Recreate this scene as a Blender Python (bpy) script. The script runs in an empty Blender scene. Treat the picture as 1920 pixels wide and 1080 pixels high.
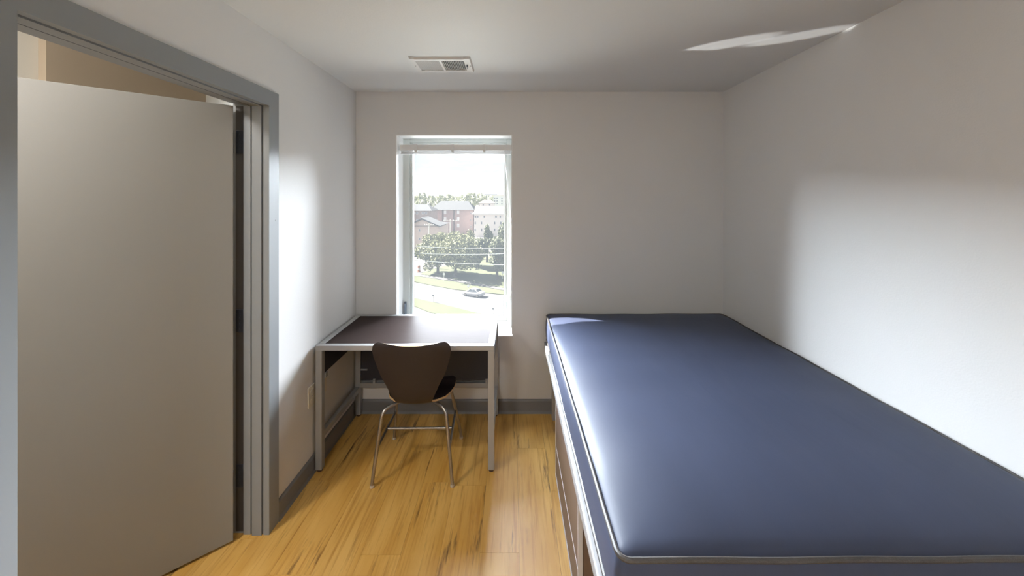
import bpy, bmesh, math, random
from mathutils import Vector, Matrix
random.seed(7)
scene = bpy.context.scene
COL = scene.collection
PI = math.pi

# ------------------------------------------------------------------ camera, world, sun, lamps, exposure
F, CX, CY, CAMZ = 710.0, 959.0, 372.0, 1.63          # focal length and principal point in px of the 1920x1080 frame
cam_d = bpy.data.cameras.new('camera')
cam = bpy.data.objects.new('camera', cam_d); COL.objects.link(cam)
cam.location = (0, 0, CAMZ); cam.rotation_euler = (PI/2, 0, 0)
cam_d.sensor_width = 36; cam_d.lens = 36*F/1920; cam_d.shift_y = -168/1920
cam_d.clip_start = 0.02; cam_d.clip_end = 2000
scene.camera = cam

world = bpy.data.worlds.new('sky'); scene.world = world; world.use_nodes = True
wn, wl = world.node_tree.nodes, world.node_tree.links
bg = wn['Background']
tc = wn.new('ShaderNodeTexCoord'); mp = wn.new('ShaderNodeMapping'); mp.inputs['Scale'].default_value = (3.0, 3.0, 11.0)
nz = wn.new('ShaderNodeTexNoise'); nz.inputs['Scale'].default_value = 2.2; nz.inputs['Detail'].default_value = 6; nz.inputs['Roughness'].default_value = .6
cr = wn.new('ShaderNodeValToRGB')
cr.color_ramp.elements[0].position = .42; cr.color_ramp.elements[0].color = (.72, .79, .87, 1)
cr.color_ramp.elements[1].position = .58; cr.color_ramp.elements[1].color = (.94, .95, .96, 1)
wl.new(tc.outputs['Generated'], mp.inputs['Vector']); wl.new(mp.outputs[0], nz.inputs['Vector'])
wl.new(nz.outputs['Fac'], cr.inputs['Fac']); wl.new(cr.outputs['Color'], bg.inputs['Color'])
bg.inputs['Strength'].default_value = 1.0

def lamp(name, kind, loc, target, energy, color, **kw):
    d = bpy.data.lights.new(name, kind); d.energy = energy; d.color = color
    for k, v in kw.items(): setattr(d, k, v)
    o = bpy.data.objects.new(name, d); COL.objects.link(o); o.location = loc
    o.rotation_euler = (Vector(target)-Vector(loc)).to_track_quat('-Z', 'Y').to_euler()
    return o
sun_dir = Vector((2.15, -1.0, -2.35))
lamp('sun', 'SUN', (-10, 12, 20), Vector((-10, 12, 20))+sun_dir, 32.0, (1.0, .96, .90), angle=math.radians(.4))
# two area lamps added outside, above the view, to boost the sky light
lamp('daylight_fill', 'AREA', (-6.5, 20.0, 8.7), (-.4, 2.9, 1.4), 185000, (.84, .92, 1.0), shape='RECTANGLE', size=42.0, size_y=9.4)
lamp('daylight_fill_high', 'AREA', (-1.0, 9.5, 12.0), (-.4, 2.9, 1.2), 6800, (.74, .87, 1.0), shape='RECTANGLE', size=10.0, size_y=7.0)
# area lamp added below the window view to boost light from the ground
lamp('ground_bounce_fill', 'AREA', (-2.0, 20.0, -10.0), (-.4, 2.9, 1.4), 6500, (.96, 1.0, .93), shape='RECTANGLE', size=30.0, size_y=8.0)
# ceiling fixture of the hallway, then an unseen fill lamp added behind the camera
lamp('hall_lamp', 'AREA', (-1.85, 0.55, 2.55), (-2.1, 1.2, 0), 31, (1.0, .95, .88), shape='DISK', size=.35)
lamp('room_fill', 'AREA', (-.80, -.9, 2.40), (-.6, -.5, 0), 31, (1.0, .97, .91), shape='DISK', size=.5)
# two narrow spot lamps added outside to make the streaks on the ceiling
lamp('glint_spot', 'SPOT', (-3.3, 4.80, .95), (1.12, 1.99, 2.44), 2200, (1, .98, .94), spot_size=math.radians(1.5), spot_blend=.4, shadow_soft_size=.01)
lamp('glint_spot', 'SPOT', (-3.3, 4.80, .95), (1.42, 1.90, 2.44), 2200, (1, .98, .94), spot_size=math.radians(1.3), spot_blend=.4, shadow_soft_size=.01)
vs = scene.view_settings
vs.view_transform = 'Standard'; vs.look = 'None'; vs.gamma = 1; vs.exposure = 0; vs.use_curve_mapping = False
scene.cycles.max_bounces = 10; scene.cycles.diffuse_bounces = 6; scene.cycles.transparent_max_bounces = 12
scene.cycles.use_denoising = True
scene.cycles.caustics_reflective = False; scene.cycles.caustics_refractive = False
scene.cycles.sample_clamp_indirect = 4

# ------------------------------------------------------------------ materials
def srgb(r, g, b):
    f = lambda c: (c/255/12.92) if c/255 <= .04045 else ((c/255+.055)/1.055)**2.4
    return (f(r), f(g), f(b), 1)
def mat(name, color, rough=.6, metal=0., var=.04, vscale=6., bump=0., bscale=60., spec=.5, coat=0., sheen=0., aniso=(1, 1, 1)):
    """procedural principled material: colour gently varied by noise, fine relief by a second noise"""
    m = bpy.data.materials.new(name); m.use_nodes = True
    n, l = m.node_tree.nodes, m.node_tree.links
    p = n['Principled BSDF']
    p.inputs['Roughness'].default_value = rough; p.inputs['Metallic'].default_value = metal
    p.inputs['Specular IOR Level'].default_value = spec; p.inputs['Coat Weight'].default_value = coat
    p.inputs['Sheen Weight'].default_value = sheen
    t = n.new('ShaderNodeTexCoord'); q = n.new('ShaderNodeMapping'); q.inputs['Scale'].default_value = aniso
    l.new(t.outputs['Object'], q.inputs['Vector'])
    z = n.new('ShaderNodeTexNoise'); z.inputs['Scale'].default_value = vscale; z.inputs['Detail'].default_value = 4
    l.new(q.outputs[0], z.inputs['Vector'])
    mx = n.new('ShaderNodeMix'); mx.data_type = 'RGBA'
    c = color if len(color) == 4 else (*color, 1)
    mx.inputs[6].default_value = tuple(v*(1-var) for v in c[:3])+(1,)
    mx.inputs[7].default_value = tuple(min(1, v*(1+var)) for v in c[:3])+(1,)
    l.new(z.outputs['Fac'], mx.inputs[0]); l.new(mx.outputs[2], p.inputs['Base Color'])
    if bump:
        b = n.new('ShaderNodeBump'); b.inputs['Strength'].default_value = bump; b.inputs['Distance'].default_value = .004
        z2 = n.new('ShaderNodeTexNoise'); z2.inputs['Scale'].default_value = bscale; z2.inputs['Detail'].default_value = 3
        l.new(q.outputs[0], z2.inputs['Vector']); l.new(z2.outputs['Fac'], b.inputs['Height']); l.new(b.outputs[0], p.inputs['Normal'])
    return m
M = {}
M['wall'] = mat('painted_wall', (.69, .69, .69), .55, var=.015, vscale=2, bump=.12, bscale=160, spec=.3)
M['ceiling'] = mat('painted_ceiling', (.67, .69, .70), .6, var=.015, vscale=2, bump=.12, bscale=140, spec=.3)
M['hall_white'] = mat('hall_white_paint', (.78, .75, .68), .7, var=.01)
M['hall_tan'] = mat('hall_tan_paint', (.46, .38, .29), .7, var=.02)
M['baseboard'] = mat('grey_vinyl_base', srgb(112, 111, 112), .45, var=.05)
M['frame_grey'] = mat('grey_door_frame_paint', srgb(128, 132, 136), .38, var=.02, spec=.5)
M['door'] = mat('grey_door_paint', srgb(138, 137, 134), .45, var=.02, vscale=2, bump=.05, bscale=80)
M['groove'] = mat('groove_shade_grey', srgb(74, 78, 84), .6)
M['rabbet_dark'] = mat('dark_rabbet_strip', srgb(62, 58, 56), .6)
M['hinge'] = mat('steel_hinge', srgb(92, 96, 106), .35, metal=.8)
M['reveal'] = mat('white_reveal', (.80, .80, .80), .5, var=.01)
M['window_frame'] = mat('window_aluminium', srgb(196, 201, 199), .4, var=.02)
M['white_plastic'] = mat('white_plastic', srgb(225, 225, 225), .4, var=.01)
M['cord'] = mat('white_cord', srgb(240, 240, 240), .7, var=.01)
M['dark_handle'] = mat('dark_window_lock', srgb(90, 98, 108), .4)
M['metal'] = mat('silver_powder_coat', srgb(158, 158, 158), .38, metal=.25, var=.03, bump=.03, bscale=300)
M['bedmetal'] = mat('pale_bed_metal', srgb(150, 150, 152), .5, metal=.1, var=.03)
M['chrome'] = mat('satin_chrome', srgb(160, 155, 150), .28, metal=.9, var=.03)
M['desktop'] = mat('dark_desk_laminate', srgb(52, 44, 42), .42, var=.12, vscale=14, aniso=(1, 8, 1), bump=.03, bscale=120, spec=.004)
M['panel'] = mat('dark_panel_laminate', srgb(38, 37, 44), .5, var=.1)
M['chair'] = mat('dark_walnut_laminate', srgb(32, 22, 21), .5, var=.18, vscale=9, aniso=(8, 1, 1), bump=.02, bscale=90)
M['ply'] = mat('plywood_edge', srgb(196, 160, 112), .5, var=.2, vscale=60)
M['glide'] = mat('plastic_glide', srgb(190, 180, 165), .5)
M['glide_dark'] = mat('brown_plastic_glide', srgb(88, 62, 44), .5)
M['mattress'] = mat('navy_vinyl', srgb(62, 69, 90), .52, var=.10, vscale=3, bump=.25, bscale=6, spec=.22, aniso=(3, .7, 1))
M['piping'] = mat('grey_black_piping', srgb(70, 68, 68), .5, var=.25, vscale=80, bump=.3, bscale=400)
M['chest'] = mat('brown_drawer_laminate', srgb(98, 82, 73), .4, var=.10, vscale=10, aniso=(1, 1, 8))
M['trim_pale'] = mat('pale_edge_trim', srgb(206, 206, 212), .35)
M['dark'] = mat('dark_cavity', srgb(22, 20, 20), .8)
M['vent'] = mat('white_enamel', srgb(212, 212, 212), .4, var=.01)
M['plate'] = mat('almond_plate', srgb(212, 206, 192), .4)
M['screw'] = mat('screw', srgb(140, 140, 140), .4, metal=.6)
# outside
M['asphalt'] = mat('grey_asphalt', (.066, .066, .069), .9, var=.08, vscale=.4)  # plain grey, gently varied by noise
M['concrete'] = mat('pale_concrete', (.105, .10, .092), .9, var=.08, vscale=.3)
M['grass'] = mat('lawn_grass', (.058, .066, .027), .95, var=.30, vscale=.25)
M['hillgrass'] = mat('hill_grass', (.10, .11, .07), .95, var=.3, vscale=.05)
M['bark'] = mat('bark', (.10, .085, .07), .9, var=.2)
M['brick'] = mat('red_brown_brick', (.40, .30, .285), .85, var=.10, vscale=1.5)
M['brick_dark'] = mat('brown_brick', (.30, .24, .22), .85, var=.10, vscale=1.5)
M['brick_pale'] = mat('pale_tan_brick', (.58, .47, .41), .85, var=.06, vscale=1.2)
M['roof'] = mat('grey_shingles', (.056, .059, .062), .9, var=.12, vscale=2)
M['cream'] = mat('cream_siding', (.84, .79, .75), .8, var=.05)
M['pinkroof'] = mat('pale_roof', (.105, .095, .088), .9, var=.1)
M['whitepaint'] = mat('white_outdoor_paint', (.80, .80, .80), .6, var=.02)
M['darkwin'] = mat('dark_window_pane', (.20, .21, .24), .2, var=.1)
M['winwhite'] = mat('curtained_window', (.75, .75, .75), .4, var=.05)
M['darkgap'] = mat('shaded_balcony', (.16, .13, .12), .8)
M['pole'] = mat('weathered_pole', (.62, .60, .55), .9, var=.1)
M['wire'] = mat('pale_cable', (.11, .11, .09), .6)
M['carwhite'] = mat('white_car_paint', (.36, .36, .37), .25, coat=.5)
M['carglass'] = mat('car_glass', (.06, .07, .08), .1)
M['tyre'] = mat('tyre', (.04, .04, .04), .8)
M['orange'] = mat('orange_plastic', (.35, .12, .06), .6)
def leafmat(name, c, var):
    m = mat(name, c, .8, var=var, vscale=.5)
    return m
M['leaf1'] = leafmat('green_leaves', (.20, .205, .105), .35)
M['leaf2'] = leafmat('deep_green_leaves', (.16, .172, .10), .35)
M['leaf3'] = leafmat('hazed_far_leaves', (.42, .43, .32), .25)  # distance haze is put into this paler green

def glass_mat():
    m = bpy.data.materials.new('window_glass'); m.use_nodes = True
    n, l = m.node_tree.nodes, m.node_tree.links
    n.remove(n['Principled BSDF']); out = n['Material Output']
    tr = n.new('ShaderNodeBsdfTransparent'); gl = n.new('ShaderNodeBsdfGlossy'); gl.inputs['Roughness'].default_value = .02
    tl = n.new('ShaderNodeBsdfTranslucent'); tl.inputs['Color'].default_value = (.9, .95, 1, 1)  # faint translucent veil added to haze the view outside
    fr = n.new('ShaderNodeFresnel'); fr.inputs['IOR'].default_value = 1.3
    nz = n.new('ShaderNodeTexNoise'); nz.inputs['Scale'].default_value = 3
    t = n.new('ShaderNodeTexCoord'); l.new(t.outputs['Object'], nz.inputs['Vector'])
    mr = n.new('ShaderNodeMapRange'); mr.inputs['To Min'].default_value = .009; mr.inputs['To Max'].default_value = .012
    l.new(nz.outputs['Fac'], mr.inputs['Value'])
    m1 = n.new('ShaderNodeMixShader'); m2 = n.new('ShaderNodeMixShader')
    l.new(mr.outputs[0], m1.inputs[0]); l.new(tr.outputs[0], m1.inputs[1]); l.new(tl.outputs[0], m1.inputs[2])
    l.new(fr.outputs[0], m2.inputs[0]); l.new(m1.outputs[0], m2.inputs[1]); l.new(gl.outputs[0], m2.inputs[2])
    l.new(m2.outputs[0], out.inputs[0])
    return m
M['glass'] = glass_mat()

def plank_mat():
    m = bpy.data.materials.new('oak_vinyl_plank'); m.use_nodes = True
    n, l = m.node_tree.nodes, m.node_tree.links
    p = n['Principled BSDF']; p.inputs['Roughness'].default_value = .42; p.inputs['Specular IOR Level'].default_value = .7
    t = n.new('ShaderNodeTexCoord'); oi = n.new('ShaderNodeObjectInfo')
    add = n.new('ShaderNodeVectorMath'); add.operation = 'ADD'
    sc = n.new('ShaderNodeVectorMath'); sc.operation = 'SCALE'; sc.inputs['Scale'].default_value = 37.0
    cb = n.new('ShaderNodeCombineXYZ')
    l.new(oi.outputs['Random'], cb.inputs['Z']); l.new(cb.outputs[0], sc.inputs[0])
    l.new(t.outputs['Object'], add.inputs[0]); l.new(sc.outputs[0], add.inputs[1])
    def noise(scale, aniso, detail=5, rough=.6):
        q = n.new('ShaderNodeMapping'); q.inputs['Scale'].default_value = aniso
        z = n.new('ShaderNodeTexNoise'); z.inputs['Scale'].default_value = scale; z.inputs['Detail'].default_value = detail; z.inputs['Roughness'].default_value = rough
        l.new(add.outputs[0], q.inputs['Vector']); l.new(q.outputs[0], z.inputs['Vector']); return z
    def mix(a, b, fac):
        x = n.new('ShaderNodeMix'); x.data_type = 'RGBA'
        for s, v in ((6, a), (7, b)):
            if isinstance(v, tuple): x.inputs[s].default_value = v
            else: l.new(v, x.inputs[s])
        l.new(fac, x.inputs[0]); return x.outputs[2]
    def ramp(src, a, b, flip=False):
        r = n.new('ShaderNodeMapRange'); r.inputs['From Min'].default_value = a; r.inputs['From Max'].default_value = b
        if flip: r.inputs['To Min'].default_value = 1; r.inputs['To Max'].default_value = 0
        l.new(src, r.inputs['Value']); return r.outputs[0]
    broad = noise(1.0, (7, 1.2, 1)); grain = noise(1.0, (70, 2.5, 1), 6); streak = noise(1.0, (26, 2.2, 1), 4, .7); knot = noise(1.0, (5, 1.8, 1), 2)
    c = mix(srgb(200, 150, 68), srgb(222, 178, 100), ramp(broad.outputs['Fac'], .35, .65))
    c = mix(c, srgb(176, 124, 48), ramp(grain.outputs['Fac'], .5, .75))
    ms = n.new('ShaderNodeMath'); ms.operation = 'MULTIPLY'
    l.new(ramp(streak.outputs['Fac'], .56, .68), ms.inputs[0]); l.new(ramp(knot.outputs['Fac'], .44, .56), ms.inputs[1])
    c = mix(c, srgb(104, 72, 34), ms.outputs[0])
    tone = n.new('ShaderNodeMapRange'); tone.inputs['To Min'].default_value = .97; tone.inputs['To Max'].default_value = 1.03
    l.new(oi.outputs['Random'], tone.inputs['Value'])
    v = n.new('ShaderNodeVectorMath'); v.operation = 'SCALE'; l.new(c, v.inputs[0]); l.new(tone.outputs[0], v.inputs['Scale'])
    l.new(v.outputs[0], p.inputs['Base Color'])
    b = n.new('ShaderNodeBump'); b.inputs['Strength'].default_value = .12; b.inputs['Distance'].default_value = .002
    l.new(grain.outputs['Fac'], b.inputs['Height']); l.new(b.outputs[0], p.inputs['Normal'])
    return m
M['plank'] = plank_mat()

# ------------------------------------------------------------------ helpers
class MB:
    """collects shapes; build() links them as ONE mesh object"""
    def __init__(s): s.bm = bmesh.new()
    def box(s, x0, x1, y0, y1, z0, z1, bevel=0, seg=2):
        vs = [s.bm.verts.new((x, y, z)) for x in (x0, x1) for y in (y0, y1) for z in (z0, z1)]
        fs = [s.bm.faces.new([vs[i] for i in f]) for f in ((0,1,3,2),(4,6,7,5),(0,4,5,1),(2,3,7,6),(0,2,6,4),(1,5,7,3))]
        if bevel:
            es = list({e for f in fs for e in f.edges})
            bmesh.ops.bevel(s.bm, geom=es, offset=bevel, segments=seg, profile=.6, affect='EDGES')
        return s
    def prism(s, pts, axis, a, b, bevel=0):
        """polygon pts (2D) extruded along axis from a to b"""
        def P(u, v, w): return {'x': (w, u, v), 'y': (u, w, v), 'z': (u, v, w)}[axis]
        A = [s.bm.verts.new(P(u, v, a)) for u, v in pts]; B = [s.bm.verts.new(P(u, v, b)) for u, v in pts]
        n = len(pts); fs = [s.bm.faces.new(A), s.bm.faces.new(B[::-1])]
        for i in range(n): fs.append(s.bm.faces.new([A[i], B[i], B[(i+1) % n], A[(i+1) % n]]))
        if bevel:
            bmesh.ops.bevel(s.bm, geom=list({e for f in fs for e in f.edges}), offset=bevel, segments=2, affect='EDGES')
        return s
    def tube(s, pts, r, seg=10, closed=False, cap=True):
        pts = [Vector(p) for p in pts]; n = len(pts); rings = []
        up = None
        for i in range(n):
            if closed: d = (pts[(i+1) % n]-pts[i-1])
            else: d = pts[min(i+1, n-1)]-pts[max(i-1, 0)]
            d.normalize()
            if up is None: up = Vector((0, 0, 1)) if abs(d.z) < .9 else Vector((0, 1, 0))
            a = d.cross(up)
            if a.length < 1e-4: a = d.orthogonal()
            a.normalize(); b = a.cross(d).normalized(); up = b
            rr = r[i] if isinstance(r, (list, tuple)) else r
            rings.append([s.bm.verts.new(pts[i]+a*rr*math.cos(2*PI*k/seg)+b*rr*math.sin(2*PI*k/seg)) for k in range(seg)])
        for i in range(n if closed else n-1):
            R0, R1 = rings[i], rings[(i+1) % n]
            for k in range(seg): s.bm.faces.new([R0[k], R0[(k+1) % seg], R1[(k+1) % seg], R1[k]])
        if cap and not closed:
            s.bm.faces.new(rings[0][::-1]); s.bm.faces.new(rings[-1])
        return s
    def quad(s, *p):
        s.bm.faces.new([s.bm.verts.new(q) for q in p]); return s
    def build(s, name, m, parent=None, smooth=False, loc=None):
        bmesh.ops.recalc_face_normals(s.bm, faces=s.bm.faces[:])
        me = bpy.data.meshes.new(name); s.bm.to_mesh(me); s.bm.free()
        if smooth:
            me.polygons.foreach_set('use_smooth', [True]*len(me.polygons))
            me.set_sharp_from_angle(angle=math.radians(40))
        me.materials.append(M[m])
        o = bpy.data.objects.new(name, me); COL.objects.link(o)
        if parent: o.parent = parent
        if loc: o.location = loc
        return o
def tag(o, label=None, cat=None, group=None, kind=None):
    for k, v in (('label', label), ('category', cat), ('group', group), ('kind', kind)):
        if v: o[k] = v
    return o
def empty(name, loc=(0, 0, 0), rz=0):
    o = bpy.data.objects.new(name, None); COL.objects.link(o); o.location = loc; o.rotation_euler = (0, 0, rz); o.empty_display_size = .1
    return o
def copy_tree(o, parent=None):
    c = o.copy(); COL.objects.link(c)
    if parent: c.parent = parent
    for ch in list(o.children): copy_tree(ch, c)
    return c
def round_path(pts, r, n=5):
    pts = [Vector(p) for p in pts]; out = [pts[0]]
    for i in range(1, len(pts)-1):
        a, b, c = pts[i-1], pts[i], pts[i+1]
        d1 = (a-b).normalized()*min(r, (a-b).length*.49); d2 = (c-b).normalized()*min(r, (c-b).length*.49)
        for k in range(n+1):
            t = k/n; out.append((b+d1)*(1-t)**2+b*2*t*(1-t)+(b+d2)*t**2)
    out.append(pts[-1]); return out

# ------------------------------------------------------------------ room shell
XL, XR, YB, YN, H = -1.1875, 1.605, 2.88, -1.4, 2.44
WT = .16                                  # left wall thickness
HX = -2.30                                # far wall of the hallway
DY0, DY1, DZ = .90, 1.833, 2.079          # doorway opening in the left wall
WX0, WX1, WZ0, WZ1 = -.88, 0.0, .593, 2.112   # window opening in the back wall
WO = 3.14                                 # outer face of the back wall

floor = MB().box(HX-.1, XR+.05, YN-.1, 3.3, -.12, -.006).build('floor', 'dark')
tag(floor, kind='structure')
pw, plen, gap = .181, 1.22, .0004
full = None; row = 0; x = HX-.02
while x < XR:
    off = random.uniform(0, plen); y = YN-off
    while y < 3.2:
        y0, y1 = max(y, YN), min(y+plen, 3.25); x1 = min(x+pw, XR)
        if y1-y0 > .05 and x1-x > .02 and not (x1 < XL-WT-.05 and False):
            if x > XL-WT and y0 > YB: pass
            else:
                if x >= XL-.02: y1 = min(y1, YB)
                if y1-y0 == plen and x1-x == pw and full:
                    p = full.copy(); COL.objects.link(p)
                else:
                    p = MB().box(gap, x1-x-gap, gap, y1-y0-gap, -.006, 0).build('plank', 'plank', floor)
                    if y1-y0 == plen and x1-x == pw: full = p
                p.location = (x, y0, 0)
        y += plen
    x += pw; row += 1

ceiling = MB().box(XL-WT, XR+.1, YN-.1, WO, H, H+.12).build('ceiling', 'ceiling'); tag(ceiling, kind='structure')
wr = MB().box(XR, XR+.12, YN-.1, WO, -.12, H).build('wall_right', 'wall'); tag(wr, kind='structure')
wn_ = MB().box(HX-.1, XR, YN-.12, YN, -.12, 2.7).build('wall_near', 'wall'); tag(wn_, kind='structure')
wb = MB()
wb.box(XL-WT, WX0, YB, WO, -.12, H); wb.box(WX1, XR, YB, WO, -.12, H)
wb.box(WX0, WX1, YB, WO, -.12, WZ0-.012); wb.box(WX0, WX1, YB, WO, WZ1, H)
wb = wb.build('wall_back', 'wall'); tag(wb, kind='structure')
CF = .012
wl_ = MB()
wl_.box(XL-WT, XL, YN, DY0-.03, 0, H); wl_.box(XL-WT, XL, DY1+.03, YB, 0, H); wl_.box(XL-WT, XL, DY0-.03, DY1+.03, DZ+.03, H)
wl_ = wl_.build('wall_left', 'wall'); tag(wl_, kind='structure')
def base_profile(t=.012, h=.105): return [(0, 0), (t+.006, 0), (t+.002, .012), (t, .02), (t, h-.012), (t*.6, h-.003), (0, h)]
for nm, a, b in (('baseboard_left', DY1+.076, YB), ('baseboard_left', YN, DY0-.076)):
    o = MB(); o.prism([(XL+u, v) for u, v in base_profile()], 'y', a, b)
    tag(o.build(nm, 'baseboard'), kind='structure')
o = MB(); o.prism([(YB-u, v) for u, v in base_profile()], 'x', XL+.014, XR); tag(o.build('baseboard_back', 'baseboard'), kind='structure')
o = MB(); o.prism([(XR-u, v) for u, v in base_profile()], 'y', YN, YB-.014); tag(o.build('baseboard_right', 'baseboard'), kind='structure')

# hallway beyond the door
hw = MB().box(HX-.1, HX-.04, YN, 3.35, -.1, 2.7).build('wall_hall', 'hall_white'); tag(hw, kind='structure')
hp = MB().box(HX-.04, HX, 1.87, 2.845, 0, 2.7).build('trim_1', 'hall_tan'); tag(hp, kind='structure')
hc = MB().box(HX-.1, XL-WT, YN, 3.35, 2.6, 2.7).build('ceiling_hall', 'hall_white'); tag(hc, kind='structure')
he = MB().box(HX, XL-WT, 3.25, 3.35, -.1, 2.6).build('wall_hall_end', 'hall_white'); tag(he, kind='structure')
hs = MB().box(XL-WT-.02, XL-WT, YB, 3.25, -.1, 2.6).build('wall_hall_side', 'hall_white'); tag(hs, kind='structure')

# ------------------------------------------------------------------ door: frame, leaf, hinges
door = empty('door_1', (XL, DY1, 0)); tag(door, kind='structure')
def wpos(o):                                # keep world coordinates under the parent
    o.matrix_parent_inverse = Matrix.Translation(-Vector(o.parent.location)); return o
CW = .076                                    # casing face width
fx0 = XL-.114                                # jamb depth seen from the room
def jamb(sgn, yo):
    """steel jamb: face, return, groove, stop, groove, door rabbet. sgn=+1 for the far jamb (solid towards +y)"""
    prof = [(XL+CF, yo+sgn*CW), (XL+CF, yo), (XL-.016, yo), (XL-.016, yo+sgn*.010), (XL-.024, yo+sgn*.010), (XL-.024, yo-sgn*.003),
            (XL-.070, yo-sgn*.003), (XL-.070, yo+sgn*.011), (XL-.080, yo+sgn*.011), (XL-.080, yo+sgn*.002), (fx0, yo+sgn*.002),
            (fx0, yo+sgn*.012), (XL-WT-CF, yo+sgn*.012), (XL-WT-CF, yo+sgn*CW), (XL-WT, yo+sgn*CW), (XL-WT, yo+sgn*.03), (XL, yo+sgn*.03), (XL, yo+sgn*CW)]
    return prof
df = MB(); df.prism(jamb(1, DY1), 'z', 0, DZ+CW)
wpos(df.build('door_jamb', 'frame_grey', door))
df = MB(); df.prism(jamb(-1, DY0), 'z', 0, DZ+CW)
wpos(df.build('door_jamb', 'frame_grey', door))
df = MB(); df.prism(jamb(1, DZ), 'y', DY0-.0, DY1+.0)
wpos(df.build('door_head', 'frame_grey', door))
for gx_, gz_ in ((XL-.071, DZ+.0105), (XL-.0165, DZ+.0095), (XL-.0825, DZ+.0015)):  # dark strips paint the shadow lines along the head grooves
    wpos(MB().box(gx_-.002, gx_+.002, DY0, DY1, gz_-.0012, gz_+.0004).build('groove_shade', 'groove', door))
sl = MB().box(XL-WT+.002, fx0-.001, DY1+.0105, DY1+.0115, .01, DZ).build('rabbet_strip', 'rabbet_dark', door); wpos(sl)  # thin dark strip over the deepened hinge rabbet
# leaf: hinge corner P, opened 47.6 degrees into the hall
P = Vector((XL-WT, DY1-.010, 0)); phi = math.radians(-47.6)
lf = MB().box(0, .044, -.912, 0, .012, 2.068, bevel=.0015, seg=1).build('door_leaf', 'door', door)
lf.rotation_euler = (0, 0, phi); lf.location = P-Vector(door.location)
for hz in (1.905, 1.035, .28):
    hb = MB()
    hb.box(XL-WT+.004, fx0-.002, DY1+.0085, DY1+.0105, hz-.057, hz+.057, .001, 1)
    for k in range(5): hb.tube([(XL-WT-.006, DY1-.004, hz-.057+k*.0228+.001), (XL-WT-.006, DY1-.004, hz-.057+(k+1)*.0228-.001)], .007, 10)
    for dz in (-.04, -.014, .014, .04): hb.tube([(XL-WT+.02, DY1+.009, hz+dz), (XL-WT+.02, DY1+.0075, hz+dz)], .004, 8)
    wpos(hb.build('hinge', 'hinge', door, smooth=True))
wpos(MB().tube([(XL+CF, DY1+.05, 1.52), (XL+CF+.0015, DY1+.05, 1.52)], .004, 8).build('screw', 'screw', door))

# ------------------------------------------------------------------ window
WY = 3.05                                    # inner face of the window frame
win = empty('window_1', (-.44, WY, WZ0)); tag(win, kind='structure')
def W(o): return wpos(o)
rv = MB()                                    # plaster returns, lining the hole
rv.box(WX0-.004, WX0+.003, YB-.002, WY, WZ0, WZ1); rv.box(WX1-.003, WX1+.004, YB-.002, WY, WZ0, WZ1); rv.box(WX0, WX1, YB-.002, WY, WZ1-.003, WZ1+.004)
W(rv.build('window_return', 'reveal', win))
W(MB().box(WX0-.004, WX1+.008, YB-.014, WY, WZ0-.016, WZ0, bevel=.006, seg=3).build('window_sill', 'reveal', win, smooth=True))
gx0, gx1, gz0, gz1 = -.803, -.065, .66, 2.06
fr = MB()
fr.box(WX0, gx0-.022, WY, WY+.07, WZ0, WZ1, .002, 1); fr.box(gx1+.022, WX1, WY, WY+.07, WZ0, WZ1, .002, 1)
fr.box(gx0-.022, gx1+.022, WY, WY+.07, WZ0, gz0-.02, .002, 1); fr.box(gx0-.022, gx1+.022, WY, WY+.07, gz1+.02, WZ1, .002, 1)
W(fr.build('window_frame', 'window_frame', win))
sa = MB()
sa.box(gx0-.022, gx0, WY+.012, WY+.06, gz0-.02, gz1+.02, .002, 1); sa.box(gx1, gx1+.022, WY+.012, WY+.06, gz0-.02, gz1+.02, .002, 1)
sa.box(gx0, gx1, WY+.012, WY+.06, gz0-.02, gz0, .002, 1); sa.box(gx0, gx1, WY+.012, WY+.06, gz1, gz1+.02, .002, 1)
W(sa.build('window_sash', 'window_frame', win))
W(MB().quad((gx0, WY+.035, gz0), (gx1, WY+.035, gz0), (gx1, WY+.035, gz1), (gx0, WY+.035, gz1)).build('window_pane', 'glass', win))
lk = MB().box(-.866, -.848, WY-.010, WY+.001, .68, .80, .003).box(-.862, -.852, WY-.024, WY-.008, .70, .79, .003)
W(lk.build('window_lock', 'dark_handle', win))

bl = empty('window_blind', (-.44, 2.95, 2.02)); tag(bl, 'white raised mini blind with its headrail across the top of the window', 'blind')
hr = MB().box(-.868, -.004, 2.925, 2.955, 2.000, 2.046, .003); W(hr.build('headrail', 'white_plastic', bl))
stk = MB()
for k in range(6): stk.box(-.862, -.010, 2.928, 2.953, 1.972+k*.0045, 1.9735+k*.0045)
st = W(stk.build('slat_stack', 'white_plastic', bl)); st['kind'] = 'stuff'
for bx in (-.745, -.46, -.215):
    b = MB().box(bx-.010, bx+.010, 2.919, 2.960, 1.995, 2.050, .003).box(bx-.006, bx+.006, 2.919, 2.96, 1.985, 1.996, .001, 1)
    W(b.build('bracket', 'white_plastic', bl))
def sp(px, py, y): return ((px-CX)/F*y, y, CAMZ-(py-CY)/F*y)
c1 = MB().tube([sp(945, 280, 2.93), sp(947, 310, 2.93), sp(951, 350, 2.93), sp(955, 390, 2.93), sp(956.5, 412, 2.93)], .0026, 8)
c1.tube([sp(956.5, 412, 2.93), sp(955, 460, 2.93), sp(955.5, 500, 2.93), sp(957, 530, 2.93), sp(956, 548, 2.93)], .0026, 8)
c1.tube([sp(957.5, 412, 2.935), sp(957.8, 470, 2.935), sp(957.5, 520, 2.935), sp(956, 548, 2.935)], .0022, 8)
cd = W(c1.build('pull_cord', 'cord', bl, smooth=True))
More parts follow.
